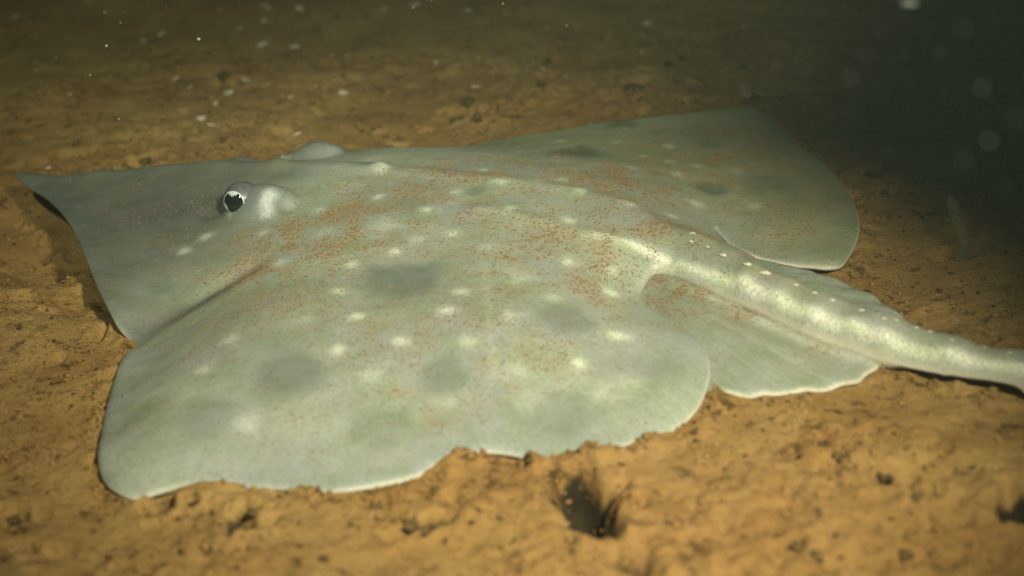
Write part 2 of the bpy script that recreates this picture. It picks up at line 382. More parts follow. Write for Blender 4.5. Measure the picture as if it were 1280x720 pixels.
def ground_z(q, want_dark=False):
    z = ground_base(q); dark = np.zeros(len(q))
    d = np.full(len(q), -1.0); inb = (q[:, 0] > gx0) & (q[:, 0] < gx0 + gst * (gnx - 2)) & (q[:, 1] > gy0) & (q[:, 1] < gy0 + gst * (gny - 2))
    d[inb] = SDF(q[inb])
    flat = sstep(-.14, -.01, d)                                           # settle the bed to the level the animal lies on
    z = z * (1 - .72 * flat) + 0.0
    z = z + .011 * np.exp(-((d + .006) / .013) ** 2) * (perlin(q[:, 0] * 30, q[:, 1] * 30, 31) + .6 * perlin(q[:, 0] * 85, q[:, 1] * 85, 33) + .30) * (1 - .9 * np.exp(-((q - at(150, 600, 0)[:2]) ** 2).sum(1) / .05 ** 2))
    for c, r, dep in SNOUT_HOLLOW:
        z = z - dep * np.exp(-((q - c) ** 2).sum(1) / (r * r))
    # the bank left of the snout
    c = at(40, 400, 0)[:2]; z = z + .016 * np.exp(-((q - c) ** 2).sum(1) / .014)
    for c, rl, rs, a, dep in PITS:
        m = (np.abs(q[:, 0] - c[0]) < rl * 2.6) & (np.abs(q[:, 1] - c[1]) < rl * 2.6)
        if not m.any(): continue
        s = q[m]; r = ell(s, c, a, rl, rs) * (1 + .8 * perlin(s[:, 0] * 48, s[:, 1] * 48, 5) + .10 * perlin(s[:, 0] * 110, s[:, 1] * 110, 8))
        z[m] -= dep * (1 - sstep(.15, 1.4, r)) - .10 * dep * np.exp(-((r - 1.6) / .35) ** 2)
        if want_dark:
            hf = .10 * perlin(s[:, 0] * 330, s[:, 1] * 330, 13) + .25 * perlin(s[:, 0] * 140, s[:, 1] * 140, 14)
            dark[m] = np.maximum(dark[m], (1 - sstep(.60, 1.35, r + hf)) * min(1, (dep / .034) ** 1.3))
    k = inb.copy(); k[inb] = d[inb] > -.012
    lim = ZT(q[k]) - .004 - np.clip(d[k] * .8, -.001, .03)
    ov = sstep(.001, .012, d[k])                                           # sediment may lap a few millimetres over the margin
    z[k] = np.where(d[k] > 0, z[k] * (1 - ov) + np.minimum(z[k], lim) * ov, z[k])
    d2 = SDF2(q[inb]); zi = z[inb]; pw = sstep(-.004, .010, d2); z[inb] = np.where(d2 > -.004, zi * (1 - pw) + np.minimum(zi, .0005) * pw, zi)
    return (z, dark) if want_dark else z
gxs = axis_coords(-.80, .80, .0030, -45, 45); gys = axis_coords(.66, 1.95, .0030, -12, 80)
GXX, GYY = np.meshgrid(gxs, gys); Q = np.stack([GXX.ravel(), GYY.ravel()], 1)
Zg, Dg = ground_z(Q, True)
nx, ny = len(gxs), len(gys)
idx = np.arange(nx * ny).reshape(ny, nx)
F = np.stack([idx[:-1, :-1], idx[:-1, 1:], idx[1:, 1:], idx[1:, :-1]], -1).reshape(-1, 4)
ground = fast_mesh('seabed', np.c_[Q, Zg], F, M_SED); tag(ground, kind='structure'); fattr(ground, 'pit_shade', Dg)
def gz(x, y): return float(ground_z(np.array([[x, y]]))[0])

# ------------------------------------------------------------------ the skate
root = bpy.data.objects.new('skate', None); col.objects.link(root); c0 = mid[7]; root.location = (c0[0], c0[1], 0)
root.empty_display_size = .1
tag(root, 'pale grey green skate with white spots resting on ochre sediment', 'skate')
bpy.context.view_layer.update()
RINV = np.array([c0[0], c0[1], 0])

def sheet_mesh(poly, zfun, step, inner, thick):
    """triangulated sheet inside a plan outline, with an underside and a closed rim"""
    b2 = poly[:, :2]; n = len(b2)
    lo, hi = b2.min(0), b2.max(0)
    xs = np.arange(lo[0], hi[0], step); ys = np.arange(lo[1], hi[1], step * .866)
    X, Y = np.meshgrid(xs, ys); X = X + (np.arange(len(ys)) % 2)[:, None] * step / 2
    G = np.stack([X.ravel(), Y.ravel()], 1)
    d, ins = seg_dist(G, b2[::2]); G = G[ins & (d > inner * 1.7)]
    # a second loop just inside the rim
    T = np.roll(b2, -1, 0) - np.roll(b2, 1, 0); T /= np.linalg.norm(T, axis=1)[:, None] + 1e-9
    nrm = np.stack([-T[:, 1], T[:, 0]], 1)
    area = .5 * np.sum(b2[:, 0] * np.roll(b2[:, 1], -1) - np.roll(b2[:, 0], -1) * b2[:, 1])
    if area < 0: nrm = -nrm
    I = b2 + nrm * inner; di, ii = seg_dist(I, b2); I = I[ii & (di > inner * .8)]
    allp = np.concatenate([b2, I, G])
    vo, ed, fo, ov, oe, of = delaunay_2d_cdt([Vector((float(a), float(b))) for a, b in allp], [(i, (i + 1) % n) for i in range(n)], [], 1, 1e-6)
    V2 = np.array([tuple(v) for v in vo]); Ft = np.array([tuple(f) for f in fo], int)
    # orientation
    a, b, c = V2[Ft[:, 0]], V2[Ft[:, 1]], V2[Ft[:, 2]]
    s = (b[:, 0] - a[:, 0]) * (c[:, 1] - a[:, 1]) - (b[:, 1] - a[:, 1]) * (c[:, 0] - a[:, 0])
    Ft[s < 0] = Ft[s < 0][:, ::-1]
    dd, _ = seg_dist(V2, b2)
    z = zfun(V2)
    th = thick(dd)
    zt = z - .002 * np.clip(1 - dd / .003, 0, 1)
    N = len(V2)
    V = np.concatenate([np.c_[V2, zt], np.c_[V2, zt - th]])
    e = np.concatenate([Ft[:, [0, 1]], Ft[:, [1, 2]], Ft[:, [2, 0]]]); key = set(map(tuple, e.tolist()))
    be = [(i, j) for i, j in key if (j, i) not in key]
    side = []
    for i, j in be: side += [(j, i, i + N), (j, i + N, j + N)]
    FF = np.concatenate([Ft, Ft[:, ::-1] + N, np.array(side, int)])
    return V, FF, dd, N
def rim_weight(P2, segs):                # how pale the very margin is, by stretch of outline (pixel landmark, weight, radius)
    w_ = np.full(len(P2), .25)
    for (px, py, z), wt, r in segs:
        c = at(px, py, z)[:2]; k = np.exp(-((P2 - c) ** 2).sum(1) / (r * r)); w_ = w_ + (wt - w_) * k
    return np.clip(w_, 0, 1)

SPOTS = [(472,246,.7,1),(483,282,.45,1.9),(534,262,.9,1),(493,315,.9,.9),(437,332,.8,.9),(424,363,.8,.9),(447,396,1,.85),(424,437,.8,1),(500,426,.9,1),(557,388,.85,1.1),
    (577,365,.8,.9),(566,292,.8,.9),(637,395,.5,1.3),(585,428,.5,1.3),(635,260,.8,1),(711,276,.9,1),(710,327,.9,1.1),(650,348,.6,1.7),(765,340,.8,1),(763,367,.95,1.1),
    (770,420,.9,1.2),(723,454,.9,1.1),(785,480,.5,2.2),(645,462,.5,1.4),(465,470,.5,1.6),(310,530,.5,1.4),(255,462,.6,1.2),(290,425,.6,1.2),(230,315,.6,1.1),(350,328,.7,1),
    (786,254,.9,1),(725,238,.9,1),(840,270,.6,.9),(626,228,.7,.9),(570,240,.6,.9),(605,213,.6,.9),(672,225,.7,1),(835,183,.7,1),(838,202,.6,1),(846,219,.8,1),(870,207,.5,1.2),
    (945,258,.7,1.2),(917,212,.6,1.2),(700,177,.6,.9),(780,160,.7,.8),(770,178,.7,.8),(650,190,.5,1),(805,195,.7,1),(870,255,.7,.9),(790,210,.6,.9),(620,226,.6,.7),(700,225,.6,.9),
    (290,262,.5,.8),(258,296,.5,1),(330,292,.5,.9),(400,262,.5,1),(408,290,.5,1.6),(520,300,.35,1.2),(610,310,.35,1.2),(690,372,.4,1.2),(540,335,.0,1),(750,495,.35,1.6),(560,505,.3,1.5),(385,400,.35,1.4),(660,500,.3,1.6)]
BLOTCH = [(505,355,.042,.85),(705,400,.028,.65),(360,470,.036,.75),(555,470,.024,.65),(725,192,.034,1.0),(890,237,.024,.9),(885,180,.020,.7),(780,156,.022,.8),(200,360,.018,.6),
    (470,540,.030,.45),(700,520,.034,.45),(595,240,.012,.6),(940,240,.016,.4),(880,166,.03,.5),(960,230,.03,.45),(260,520,.03,.35)]
def on_body(px, py):                     # nearest surface point under a pixel: march the ray onto the body
    d = ray(px, py); t = (.085 - CAMH) / d[2]; t1 = (0.0 - CAMH) / d[2]
    ts = np.linspace(t, t1, 160); P = CAM + ts[:, None] * d
    z = ZT(P[:, :2]); k = np.argmax(P[:, 2] <= z)
    if P[k, 2] > z[k]: k = 159
    return P[k]
def paint(V2):
    n = len(V2); tint = np.tile(np.array([.312, .345, .278]), (n, 1))
    m = fbm(V2[:, 0], V2[:, 1], 9, 3, 40)[:, None]; tint = tint * (1 + .30 * m)
    low = np.exp(-((V2 - at(430, 570, .01)[:2]) ** 2).sum(1) / .16 ** 2)
    cool = sstep(-.1, .35, .25 * low + fbm(V2[:, 0], V2[:, 1], 13, 2, 44))[:, None]; tint = tint * (1 - .5 * cool) + np.array([.285, .305, .310]) * .5 * cool
    u = uv(V2)
    # the snout is darker and greyer skinned, its turned-away slope's shade painted in
    sn = (1 - sstep(.28, .43, u[:, 0] + .10 * np.clip(u[:, 1] - .1, 0, .3)))[:, None]; tint = tint * (1 - sn * .8) + np.array([.078, .084, .070]) * sn * .85
    gl = np.exp(-ell(V2, on_body(190, 265)[:2], AXA, .085, .04) ** 2)[:, None] * .8; tint = tint * (1 - gl) + np.array([.065, .065, .075]) * gl
    mask = np.zeros(n)
    for px, py, r, s in BLOTCH:
        p = on_body(px, py)[:2]; d = np.sqrt(((V2 - p) ** 2).sum(1)) * (1 + .5 * fbm(V2[:, 0], V2[:, 1], 30, 3, 50))
        halo = np.exp(-(d / (r * 1.5)) ** 2)[:, None] * .35 * min(1, s * 1.3)
        tint = tint * (1 - halo) + np.array([.31, .345, .28]) * halo
        k = ((1 - sstep(.42, 1.08, d / r)) * min(1, s * .95))[:, None]; tint = tint * (1 - k) + np.array([.150, .175, .155]) * k
        mask = np.maximum(mask, np.exp(-(d / (r * 1.35)) ** 4))
    wob = 1 + .55 * perlin(V2[:, 0] * 95, V2[:, 1] * 95, 81) + .35 * perlin(V2[:, 0] * 210, V2[:, 1] * 210, 82)
    for px, py, s, r in SPOTS:
        if r > 1.3: s = s * .7
        if s <= 0: continue
        p = on_body(px, py)[:2]; d = np.sqrt(((V2 - p) ** 2).sum(1)) / (.0058 * r) * wob
        k = (np.exp(-d ** 2 * .9) * s)[:, None]; tint = tint * (1 - k) + np.array([.72, .74, .60]) * k
        mask = np.maximum(mask, np.exp(-(d / 1.8) ** 2) * .9)
    # a paler faint line of pores across the wing
    pl = np.array([on_body(606, 330), on_body(612, 390), on_body(617, 470)])
    k = (np.exp(-(line_d(V2, pl) / .004) ** 2) * .30 * (.5 + perlin(V2[:, 0] * 160, V2[:, 1] * 160, 3)))[:, None]; tint = tint * (1 - k) + np.array([.7, .72, .6]) * k
    band = np.array([on_body(*p) for p in ((740, 292), (760, 297), (790, 306), (815, 318), (835, 327))])  # light on the crest leading into the tail, painted pale
    k = (np.exp(-(line_d(V2, band) / .0048) ** 2) * .95 * (.9 + .2 * perlin(V2[:, 0] * 60, V2[:, 1] * 60, 91)))[:, None]; tint = tint * (1 - k) + np.array([.84, .85, .70]) * k
    dn = line_d(V2, np.concatenate([tail_near, np.array(tn_ext)]))          # along the tail: light on the flank painted pale, a duller dusty top
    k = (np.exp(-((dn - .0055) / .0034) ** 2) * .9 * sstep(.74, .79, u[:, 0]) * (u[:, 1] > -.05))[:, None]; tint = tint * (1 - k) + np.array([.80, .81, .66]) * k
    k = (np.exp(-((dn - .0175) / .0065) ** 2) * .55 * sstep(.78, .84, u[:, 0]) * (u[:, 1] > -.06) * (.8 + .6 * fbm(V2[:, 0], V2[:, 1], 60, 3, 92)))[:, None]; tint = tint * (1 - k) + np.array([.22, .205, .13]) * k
    # the far wing is thinner and greener, the silt showing through
    mv = np.interp(u[:, 0], uv(mid)[:, 0], uv(mid)[:, 1]); fw = (sstep(.06, .17, mv - u[:, 1]) * .75)[:, None]; tint = tint * (1 - fw) + tint * np.array([.86, .84, .56]) * fw
    k = (np.exp(-(line_d(V2, ridge_line[:4]) / .006) ** 2) * .35)[:, None]; tint = tint * (1 - k) + np.array([.62, .64, .50]) * k
    k = (np.exp(-(line_d(V2, np.array([on_body(*p) for p in ((168, 424), (195, 411), (228, 393), (262, 374), (290, 357), (312, 343))])) / .012) ** 2) * .92)[:, None]; tint = tint * (1 - k) + np.array([.10, .105, .10]) * k  # dark pigment along the furrow, with the fold's shade painted in
    # white skin behind the near eye, the shadow in front of it painted dark
    k = np.exp(-ell(V2, EYE_N[:2] + AX * .012, AXA, .036, .022) ** 4)[:, None] * .75; tint = tint * (1 - k) + np.array([.13, .14, .14]) * k
    k = np.exp(-ell(V2, on_body(336, 250)[:2], AXA, .0085, .011) ** 3)[:, None] * .9; tint = tint * (1 - k) + np.array([.62, .65, .63]) * k
    k = np.exp(-ell(V2, on_body(264, 257)[:2], AXA + .5, .026, .014) ** 2)[:, None] * .85; tint = tint * (1 - k) + np.array([.05, .05, .055]) * k
    k = np.exp(-ell(V2, on_body(352, 262)[:2], AXA, .010, .004) ** 2)[:, None] * .8; tint = tint * (1 - k) + np.array([.08, .08, .08]) * k
    k = np.exp(-ell(V2, EYE_F[:2] + AX * .012, AXA, .036, .022) ** 4)[:, None] * .8; tint = tint * (1 - k) + np.array([.17, .18, .18]) * k
    k = np.exp(-ell(V2, on_body(478, 213)[:2], AXA, .009, .006) ** 2)[:, None] * .9; tint = tint * (1 - k) + np.array([.66, .68, .62]) * k
    k = np.exp(-ell(V2, on_body(462, 204)[:2], AXA + .3, .018, .003) ** 2)[:, None] * .8; tint = tint * (1 - k) + np.array([.06, .06, .06]) * k
    return tint, mask
DUST = [(390,290,.10,.9),(520,250,.09,.6),(330,380,.07,.45),(480,400,.07,.45),(520,500,.06,.55),(640,330,.08,.6),(780,350,.06,1.),(830,340,.06,1.),(760,225,.10,.8),(850,285,.06,1.),(930,340,.05,.8),
    (860,240,.10,.75),(680,440,.06,.5),(840,400,.05,.5),(400,480,.06,.4),(1000,370,.05,.6),(900,400,.04,.6),(620,480,.05,.4),(590,215,.08,.7),(300,310,.05,.4),(900,200,.13,.7),(960,270,.09,.55),(430,350,.12,.5),(600,420,.12,.4),(720,300,.10,.6)]
def dust_w(V2):
    wv = np.zeros(len(V2))
    for px, py, r, s in DUST:
        p = on_body(px, py)[:2]; wv = np.maximum(wv, s * np.exp(-((V2 - p) ** 2).sum(1) / (r * r)))
    return np.clip(wv * 1.05, .14, 1)

Vb, Fb, db, Nb = sheet_mesh(poly3, body_z, .0034, .0022, lambda d: .0022 + np.minimum(d * .30, .022))
Vb[Nb:, 2] -= .012 * np.exp(-(line_d(Vb[Nb:, :2], np.concatenate([near_out[-4:], tail_near[:7]])) / .012) ** 2)
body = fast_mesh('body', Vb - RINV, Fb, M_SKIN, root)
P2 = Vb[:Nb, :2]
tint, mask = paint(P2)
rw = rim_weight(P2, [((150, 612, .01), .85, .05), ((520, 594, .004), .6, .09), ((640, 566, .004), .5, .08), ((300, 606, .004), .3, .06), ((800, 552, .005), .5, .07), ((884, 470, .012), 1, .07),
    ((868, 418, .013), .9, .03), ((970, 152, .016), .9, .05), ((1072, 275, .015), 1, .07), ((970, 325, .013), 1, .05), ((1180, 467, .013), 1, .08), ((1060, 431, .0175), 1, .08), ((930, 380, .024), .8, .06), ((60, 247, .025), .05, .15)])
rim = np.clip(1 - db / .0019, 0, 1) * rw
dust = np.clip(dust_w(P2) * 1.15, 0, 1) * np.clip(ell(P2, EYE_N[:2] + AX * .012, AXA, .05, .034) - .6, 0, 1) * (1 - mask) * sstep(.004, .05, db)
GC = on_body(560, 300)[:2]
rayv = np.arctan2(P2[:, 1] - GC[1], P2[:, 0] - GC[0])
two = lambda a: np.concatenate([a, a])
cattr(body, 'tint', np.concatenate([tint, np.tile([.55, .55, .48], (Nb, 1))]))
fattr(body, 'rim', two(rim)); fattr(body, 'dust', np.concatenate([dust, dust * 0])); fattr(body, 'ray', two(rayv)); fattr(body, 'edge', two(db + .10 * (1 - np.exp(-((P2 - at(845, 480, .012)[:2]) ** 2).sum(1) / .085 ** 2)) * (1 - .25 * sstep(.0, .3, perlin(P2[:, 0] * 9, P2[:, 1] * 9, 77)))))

# pelvic fins, free flaps lying under the pectoral lobes
def pelvic(pts, hinge, rims):
    P = L3(pts); poly = resample(P, .003)
    zf0 = RBF(P[:, :2], P[:, 2], 1e-6)
    hc = np.mean(L3(hinge)[:, :2], 0)
    def zf(q):
        a = np.arctan2(q[:, 1] - hc[1], q[:, 0] - hc[0]); r = np.sqrt(((q - hc) ** 2).sum(1))
        return zf0(q) + .0013 * np.sin(a * 46 + 2 * perlin(q[:, 0] * 20, q[:, 1] * 20, 3)) * sstep(.05, .13, r) + .0008 * fbm(q[:, 0], q[:, 1], 40, 2, 6)
    V, Fc, d, N = sheet_mesh(poly, zf, .0034, .0022, lambda d: .003 + np.minimum(d * .15, .006))
    o = fast_mesh('pelvic_fin', V - RINV, Fc, M_SKIN, root)
    q = V[:N, :2]; t, m = paint(q); t = t * .4 + np.array([.31, .345, .275]) * .6
    r = np.clip(1 - d / .0024, 0, 1) * rim_weight(q, rims)
    du = np.zeros(N)
    for px, py, rr, s in ((850, 370, .05, 1), (950, 390, .04, 1), (830, 350, .04, 1), (1050, 440, .04, .6)):
        du = np.maximum(du, s * np.exp(-((q - at(px, py, .012)[:2]) ** 2).sum(1) / rr ** 2))
    cattr(o, 'tint', np.concatenate([t, t])); fattr(o, 'rim', two(r)); fattr(o, 'dust', two(np.clip(du, .05, 1) * sstep(.002, .02, d)))
    fattr(o, 'ray', two(np.arctan2(q[:, 1] - hc[1], q[:, 0] - hc[0]))); fattr(o, 'edge', two(d * .45))
    return o
pelvic([(780, 372, .011), (800, 410, .0085), (830, 470, .004), (860, 486, .004), (892, 487, .005), (915, 490, .006), (945, 492, .006), (975, 489, .006), (1010, 486, .006), (1045, 481, .006), (1072, 473, .007), (1082, 465, .008),
        (1098, 459, .009), (1099, 452, .009), (1085, 434, .0135), (1040, 414, .0160), (965, 384, .0205), (900, 354, .0250), (850, 332, .0270), (815, 326, .0270), (790, 345, .0205)],
       [(800, 350, .02)], [((1000, 488, .006), 1, .06), ((1075, 470, .006), 1, .04), ((925, 490, .006), .8, .04)])
pelvic([(925, 318, .010), (955, 322, .013), (985, 329, .014), (1020, 338, .015), (1055, 351, .015), (1090, 367, .015), (1115, 383, .014), (1131, 399, .011), (1118, 408, .007), (1085, 405, .006), (1030, 388, .006), (975, 360, .007), (930, 335, .008)],
       [(900, 320, .02)], [((1090, 367, .015), .7, .05), ((1130, 398, .012), .6, .03)])

# eyes
def ball(name, center, axis_dir, radius, a0, a1, material, parent, seg=40, rings=14, up=(0, 0, 1), squash=1.0):
    """cap of a sphere between polar angles a0..a1 about axis_dir"""
    z = np.array(axis_dir, float); z /= np.linalg.norm(z); x = np.cross(up, z); x /= np.linalg.norm(x); y = np.cross(z, x)
    V = []; Fc = []
    for i in range(rings + 1):
        a = a0 + (a1 - a0) * i / rings
        for j in range(seg):
            t = 2 * math.pi * j / seg
            V.append(center + radius * (math.cos(a) * z + math.sin(a) * (math.cos(t) * x + math.sin(t) * y * squash)))
    for i in range(rings):
        for j in range(seg):
            Fc.append((i * seg + j, i * seg + (j + 1) % seg, (i + 1) * seg + (j + 1) % seg, (i + 1) * seg + j))
    return mesh_obj(name, np.array(V) - RINV, Fc, material, parent), (x, y, z)
M_EYESKIN = simple('eye_lid_skin', (.12, .125, .125), .35, .4, .35, 150, .0006)
M_IRIS = simple('iris_pale', (.55, .57, .52), .25, .5, .25, 260)
M_PUPIL = simple('pupil_dark', (.012, .016, .016), .06, .6, .3, 200)
def make_eye(c, facing):
    fac = np.array(facing, float); fac /= np.linalg.norm(fac); R = .0185
    eye, (x, y, z) = ball('eye', c, fac, R, .001, 2.2, M_EYESKIN, root, squash=.95)
    iris, _ = ball('iris', c + fac * .0010, fac, R, .60, .665, M_IRIS, eye, squash=.95)
    pup, _ = ball('pupil', c + fac * .0006, fac, R, .001, .63, M_PUPIL, eye, squash=.95)
    # pale crescent of iris low at the front, fringed flap over the pupil's top
    def patch(name, outline_pts, lift):
        V = []; Fc = []
        for a, t in outline_pts:
            V.append(c + (R + lift) * (math.cos(a) * z + math.sin(a) * (math.cos(t) * x + math.sin(t) * y * .95)) + fac * .0006)
        n = len(V) // 2
        for i in range(n - 1): Fc.append((2 * i, 2 * i + 1, 2 * i + 3, 2 * i + 2))
        return mesh_obj(name, np.array(V) - RINV, Fc, M_IRIS, eye)
    pts = []
    for i in range(33):
        t = math.radians(60 + 60 * i / 32); lobe = .5 + .5 * math.cos(i / 32 * 2 * math.pi * 4 + math.pi)
        pts += [(.62, t), (.30 + .13 * (1 - lobe) + .18 * abs(i / 16 - 1) ** 2, t)]
    patch('pupil_fringe', pts, .0006)
    pts = []
    for i in range(17):
        t = math.radians(172 + 76 * i / 16); k = math.sin(math.pi * i / 16)
        pts += [(.63, t), (.62 - .24 * k, t)]
    patch('iris_crescent', pts, .0006)
    return eye
tocam = CAM - EYE_N; tocam /= np.linalg.norm(tocam)
ce = on_body(303, 247); 
make_eye(np.array([ce[0], ce[1], ce[2]]) - tocam * .0125 + np.array([0, 0, -.002]), .65 * tocam + .6 * np.array([NV[0], NV[1], 0]) - .30 * np.array([AX[0], AX[1], 0]))
cf = np.array([EYE_F[0], EYE_F[1], ZT(EYE_F[None, :2])[0]]) - np.array([NV[0], NV[1], 0]) * .010 + np.array([0, 0, -.020])
make_eye(cf, np.array([-NV[0], -NV[1], .35]) - .25 * np.array([AX[0], AX[1], 0]))

# thorns along the tail crest and the nape
def thorn_mesh():
    V = [(0.0006, 0, 1)]; Fc = []; n = 10
    for lv, (rr, zz, off) in enumerate(((.28, .62, .25), (.62, .25, .1), (1, -.15, 0))):
        for j in range(n):
            t = 2 * math.pi * j / n; V.append((math.cos(t) * rr * 1.5 + off, math.sin(t) * rr, zz))
    for j in range(n): Fc.append((0, 1 + j, 1 + (j + 1) % n))
    for l in range(2):
        for j in range(n):
            a = 1 + l * n + j; b = 1 + l * n + (j + 1) % n; Fc.append((a, a + n, b + n, b))
    me = bpy.data.meshes.new('thorn'); me.from_pydata(V, [], Fc); me.polygons.foreach_set('use_smooth', [True] * len(Fc)); return me
M_THORN = simple('thorn_white', (.62, .60, .46), .45, .4, .2, 200)
tm = thorn_mesh(); tm.materials.append(M_THORN)
TH = [(866, 292, 1.), (864, 303, .8), (885, 309, .7), (904, 319, 1.2), (935, 331, 1.2), (957, 341, 1.5), (995, 357, 1.), (1018, 366, 1.1), (1040, 375, 1.2), (1078, 388, 1.3), (1105, 398, .9), (1120, 401, .8), (1145, 410, .8), (1162, 415, .8), (1190, 425, .8), (1230, 434, .7), (1262, 441, .7)]
for px, py, s in TH:
    p = on_body(px, py); o = bpy.data.objects.new('thorn', tm); col.objects.link(o); o.parent = root
    z = float(body_z(np.array([p[:2]]))[0])
    k = .0021 * s * (1 if px < 980 else .75); o.scale = (k * 1.2, k, k * .6); o.rotation_euler = (0, 0, AXA + random.uniform(-.3, .1)); o.location = (p[0] - c0[0], p[1] - c0[1], z)

# ------------------------------------------------------------------ crumbs of sediment on the bed and on the animal's back
ico = bmesh.new(); bmesh.ops.create_icosphere(ico, subdivisions=1, radius=1)
ico.verts.ensure_lookup_table(); IV = np.array([tuple(v.co) for v in ico.verts]); IF = np.array([[v.index for v in f.verts] for f in ico.faces]); ico.free()
def scatter(name, pts, sizes, material, parent=None, flat=.7):
    n = len(pts); V = IV[None] * (1 + .35 * rng.standard_normal((n, len(IV), 1)).clip(-1.2, 1.2))
    ang = rng.uniform(0, 6.28, n); ca, sa = np.cos(ang), np.sin(ang); sx = rng.uniform(.7, 1.5, n)
    x = V[..., 0] * sx[:, None]; y = V[..., 1]; X = x * ca[:, None] - y * sa[:, None]; Y = x * sa[:, None] + y * ca[:, None]
    W = np.stack([X, Y, V[..., 2] * flat], -1) * sizes[:, None, None] + pts[:, None, :]
    Fc = (IF[None] + (np.arange(n) * len(IV))[:, None, None]).reshape(-1, 3)
    o = fast_mesh(name, W.reshape(-1, 3), Fc, material, parent, smooth=True); tag(o, kind='stuff'); return o
def bed_points(n, x0, x1, y0, y1, clump):
    q = np.stack([rng.uniform(x0, x1, n), rng.uniform(y0, y1, n)], 1)
    w_ = fbm(q[:, 0], q[:, 1], 11, 3, clump); q = q[w_ > rng.uniform(-.35, .45, n)]
    inb = (q[:, 0] > gx0) & (q[:, 0] < gx0 + gst * (gnx - 2)) & (q[:, 1] > gy0) & (q[:, 1] < gy0 + gst * (gny - 2))
    d = np.full(len(q), -1.); d[inb] = SDF(q[inb]); return q[d < .001]
q = bed_points(60000, -1.0, .95, .68, 2.3, 61); s = .0006 + .0020 * rng.random(len(q)) ** 5
scatter('sediment_crumbs', np.c_[q, ground_z(q) + s * .3], s, M_CLOD)['label'] = 'fine ochre crumbs strewn over the seabed'
q = np.repeat(poly3[:, :2], 9, 0); q = q + rng.normal(0, .007, q.shape); dq = SDF(q)      # silt crumbs heaped against the margin that rests on the bed
pxq = project(np.c_[q, q[:, 0] * 0])
q = q[(dq < .002) & (dq > -.022) & (pxq[1] > 470) & (fbm(q[:, 0], q[:, 1], 22, 2, 63) > -.12)]; s = .0006 + .0021 * rng.random(len(q)) ** 3
scatter('margin_crumbs', np.c_[q, ground_z(q) + s * .35], s, M_SED)['label'] = 'loose silt crumbs heaped along the near fin margin'
q = bed_points(20000, -1.0, .95, .68, 2.3, 66); s = .0005 + .0020 * rng.random(len(q)) ** 4
scatter('dark_detritus', np.c_[q, ground_z(q) + s * .3], s, M_DARKCLOD)['label'] = 'dark detritus flecks strewn over the seabed'
q = P2[rng.choice(Nb, 260000)] + rng.normal(0, .002, (260000, 2))
q = q[SDF(q) > .004]
wq = dust_w(q) * np.clip(ell(q, EYE_N[:2] + AX * .012, AXA, .05, .034) - .6, 0, 1); pat = sstep(-.05, .35, fbm(q[:, 0], q[:, 1], 24, 4, 71, .65)); q = q[(wq * pat) > rng.random(len(q)) * .95 + .03]
s = .00025 + .00065 * rng.random(len(q)) ** 6
ZB = body_z(q)
M_GRAIN = simple('rusty_grain', (.35, .225, .095), .9, .15, .6, 400)
g = scatter('sediment_dusting', np.c_[q, ZB + s * .2] - RINV, s, M_GRAIN, root)

# ------------------------------------------------------------------ single clods, chips and flecks that can be told apart
def lump(name, p, r, material, flat=.7, sub=3, jag=.55, f=1.6):
    bm = bmesh.new(); bmesh.ops.create_icosphere(bm, subdivisions=sub, radius=1); off = Vector((random.uniform(-50, 50), random.uniform(-50, 50), 0))
    for v in bm.verts:
        k = 1 + jag * mnoise.noise(v.co * f + off) * 1.6 + jag * .5 * mnoise.noise(v.co * f * 2.7 + off)
        k += jag * .30 * mnoise.noise(v.co * f * 6 + off)
        v.co = v.co * max(k, .25); v.co.z *= flat
    for fc in bm.faces: fc.smooth = True
    me = bpy.data.meshes.new(name); bm.to_mesh(me); bm.free(); me.materials.append(material)
    o = bpy.data.objects.new(name, me); col.objects.link(o); o.location = p; o.scale = (r * random.uniform(.9, 1.4), r, r); o.rotation_euler = (0, 0, random.uniform(0, 6.28)); return o
def ground_hit(px, py):
    d = ray(px, py); t = (.05 - CAMH) / d[2]; t1 = (-.05 - CAMH) / d[2]
    ts = np.linspace(t, t1, 120); P = CAM + ts[:, None] * d; z = ground_z(P[:, :2]); k = np.argmax(P[:, 2] <= z); return P[k]
for px, py, r in [(655, 562, .006), (545, 612, .006), (470, 632, .007), (512, 655, .009), (530, 662, .008), (245, 628, .006), (690, 590, .006), (1027, 556, .006), (1045, 568, .005), (1055, 574, .006), (870, 552, .004), (318, 640, .007),
                  (12, 652, .008), (25, 665, .006), (1108, 596, .008), (1145, 622, .006), (1025, 640, .005), (995, 680, .006), (1020, 695, .006), (1130, 690, .008), (600, 640, .005), (405, 700, .006), (835, 655, .006)]:
    p = ground_hit(px, py); tag(lump('mud_clod', (p[0], p[1], p[2] + r * -.05), r * .6, M_DARKCLOD), 'small dark crumbly mud clod on the sediment before the skate', 'mud clod', 'dark mud clods before the skate')
for px, py, r in [(790, 112, .016), (800, 125, .010), (585, 128, .014), (575, 150, .012), (595, 150, .010), (945, 121, .012), (685, 80, .012), (678, 108, .010), (498, 175, .008), (505, 145, .008), (835, 82, .012), (850, 75, .012), (928, 85, .010), (182, 201, .010), (95, 181, .012),
                  (1090, 216, .009), (1105, 240, .008), (1118, 204, .006), (1140, 245, .008), (1165, 270, .009), (395, 40, .012), (280, 95, .014), (345, 155, .008), (1042, 156, .007)]:
    p = ground_hit(px, py); tag(lump('mud_clod', (p[0], p[1], p[2] + r * -.1), r * .6, M_DARKCLOD), 'dark mud clod on the shadowy sediment beyond the skate', 'mud clod', 'dark mud clods beyond the skate')
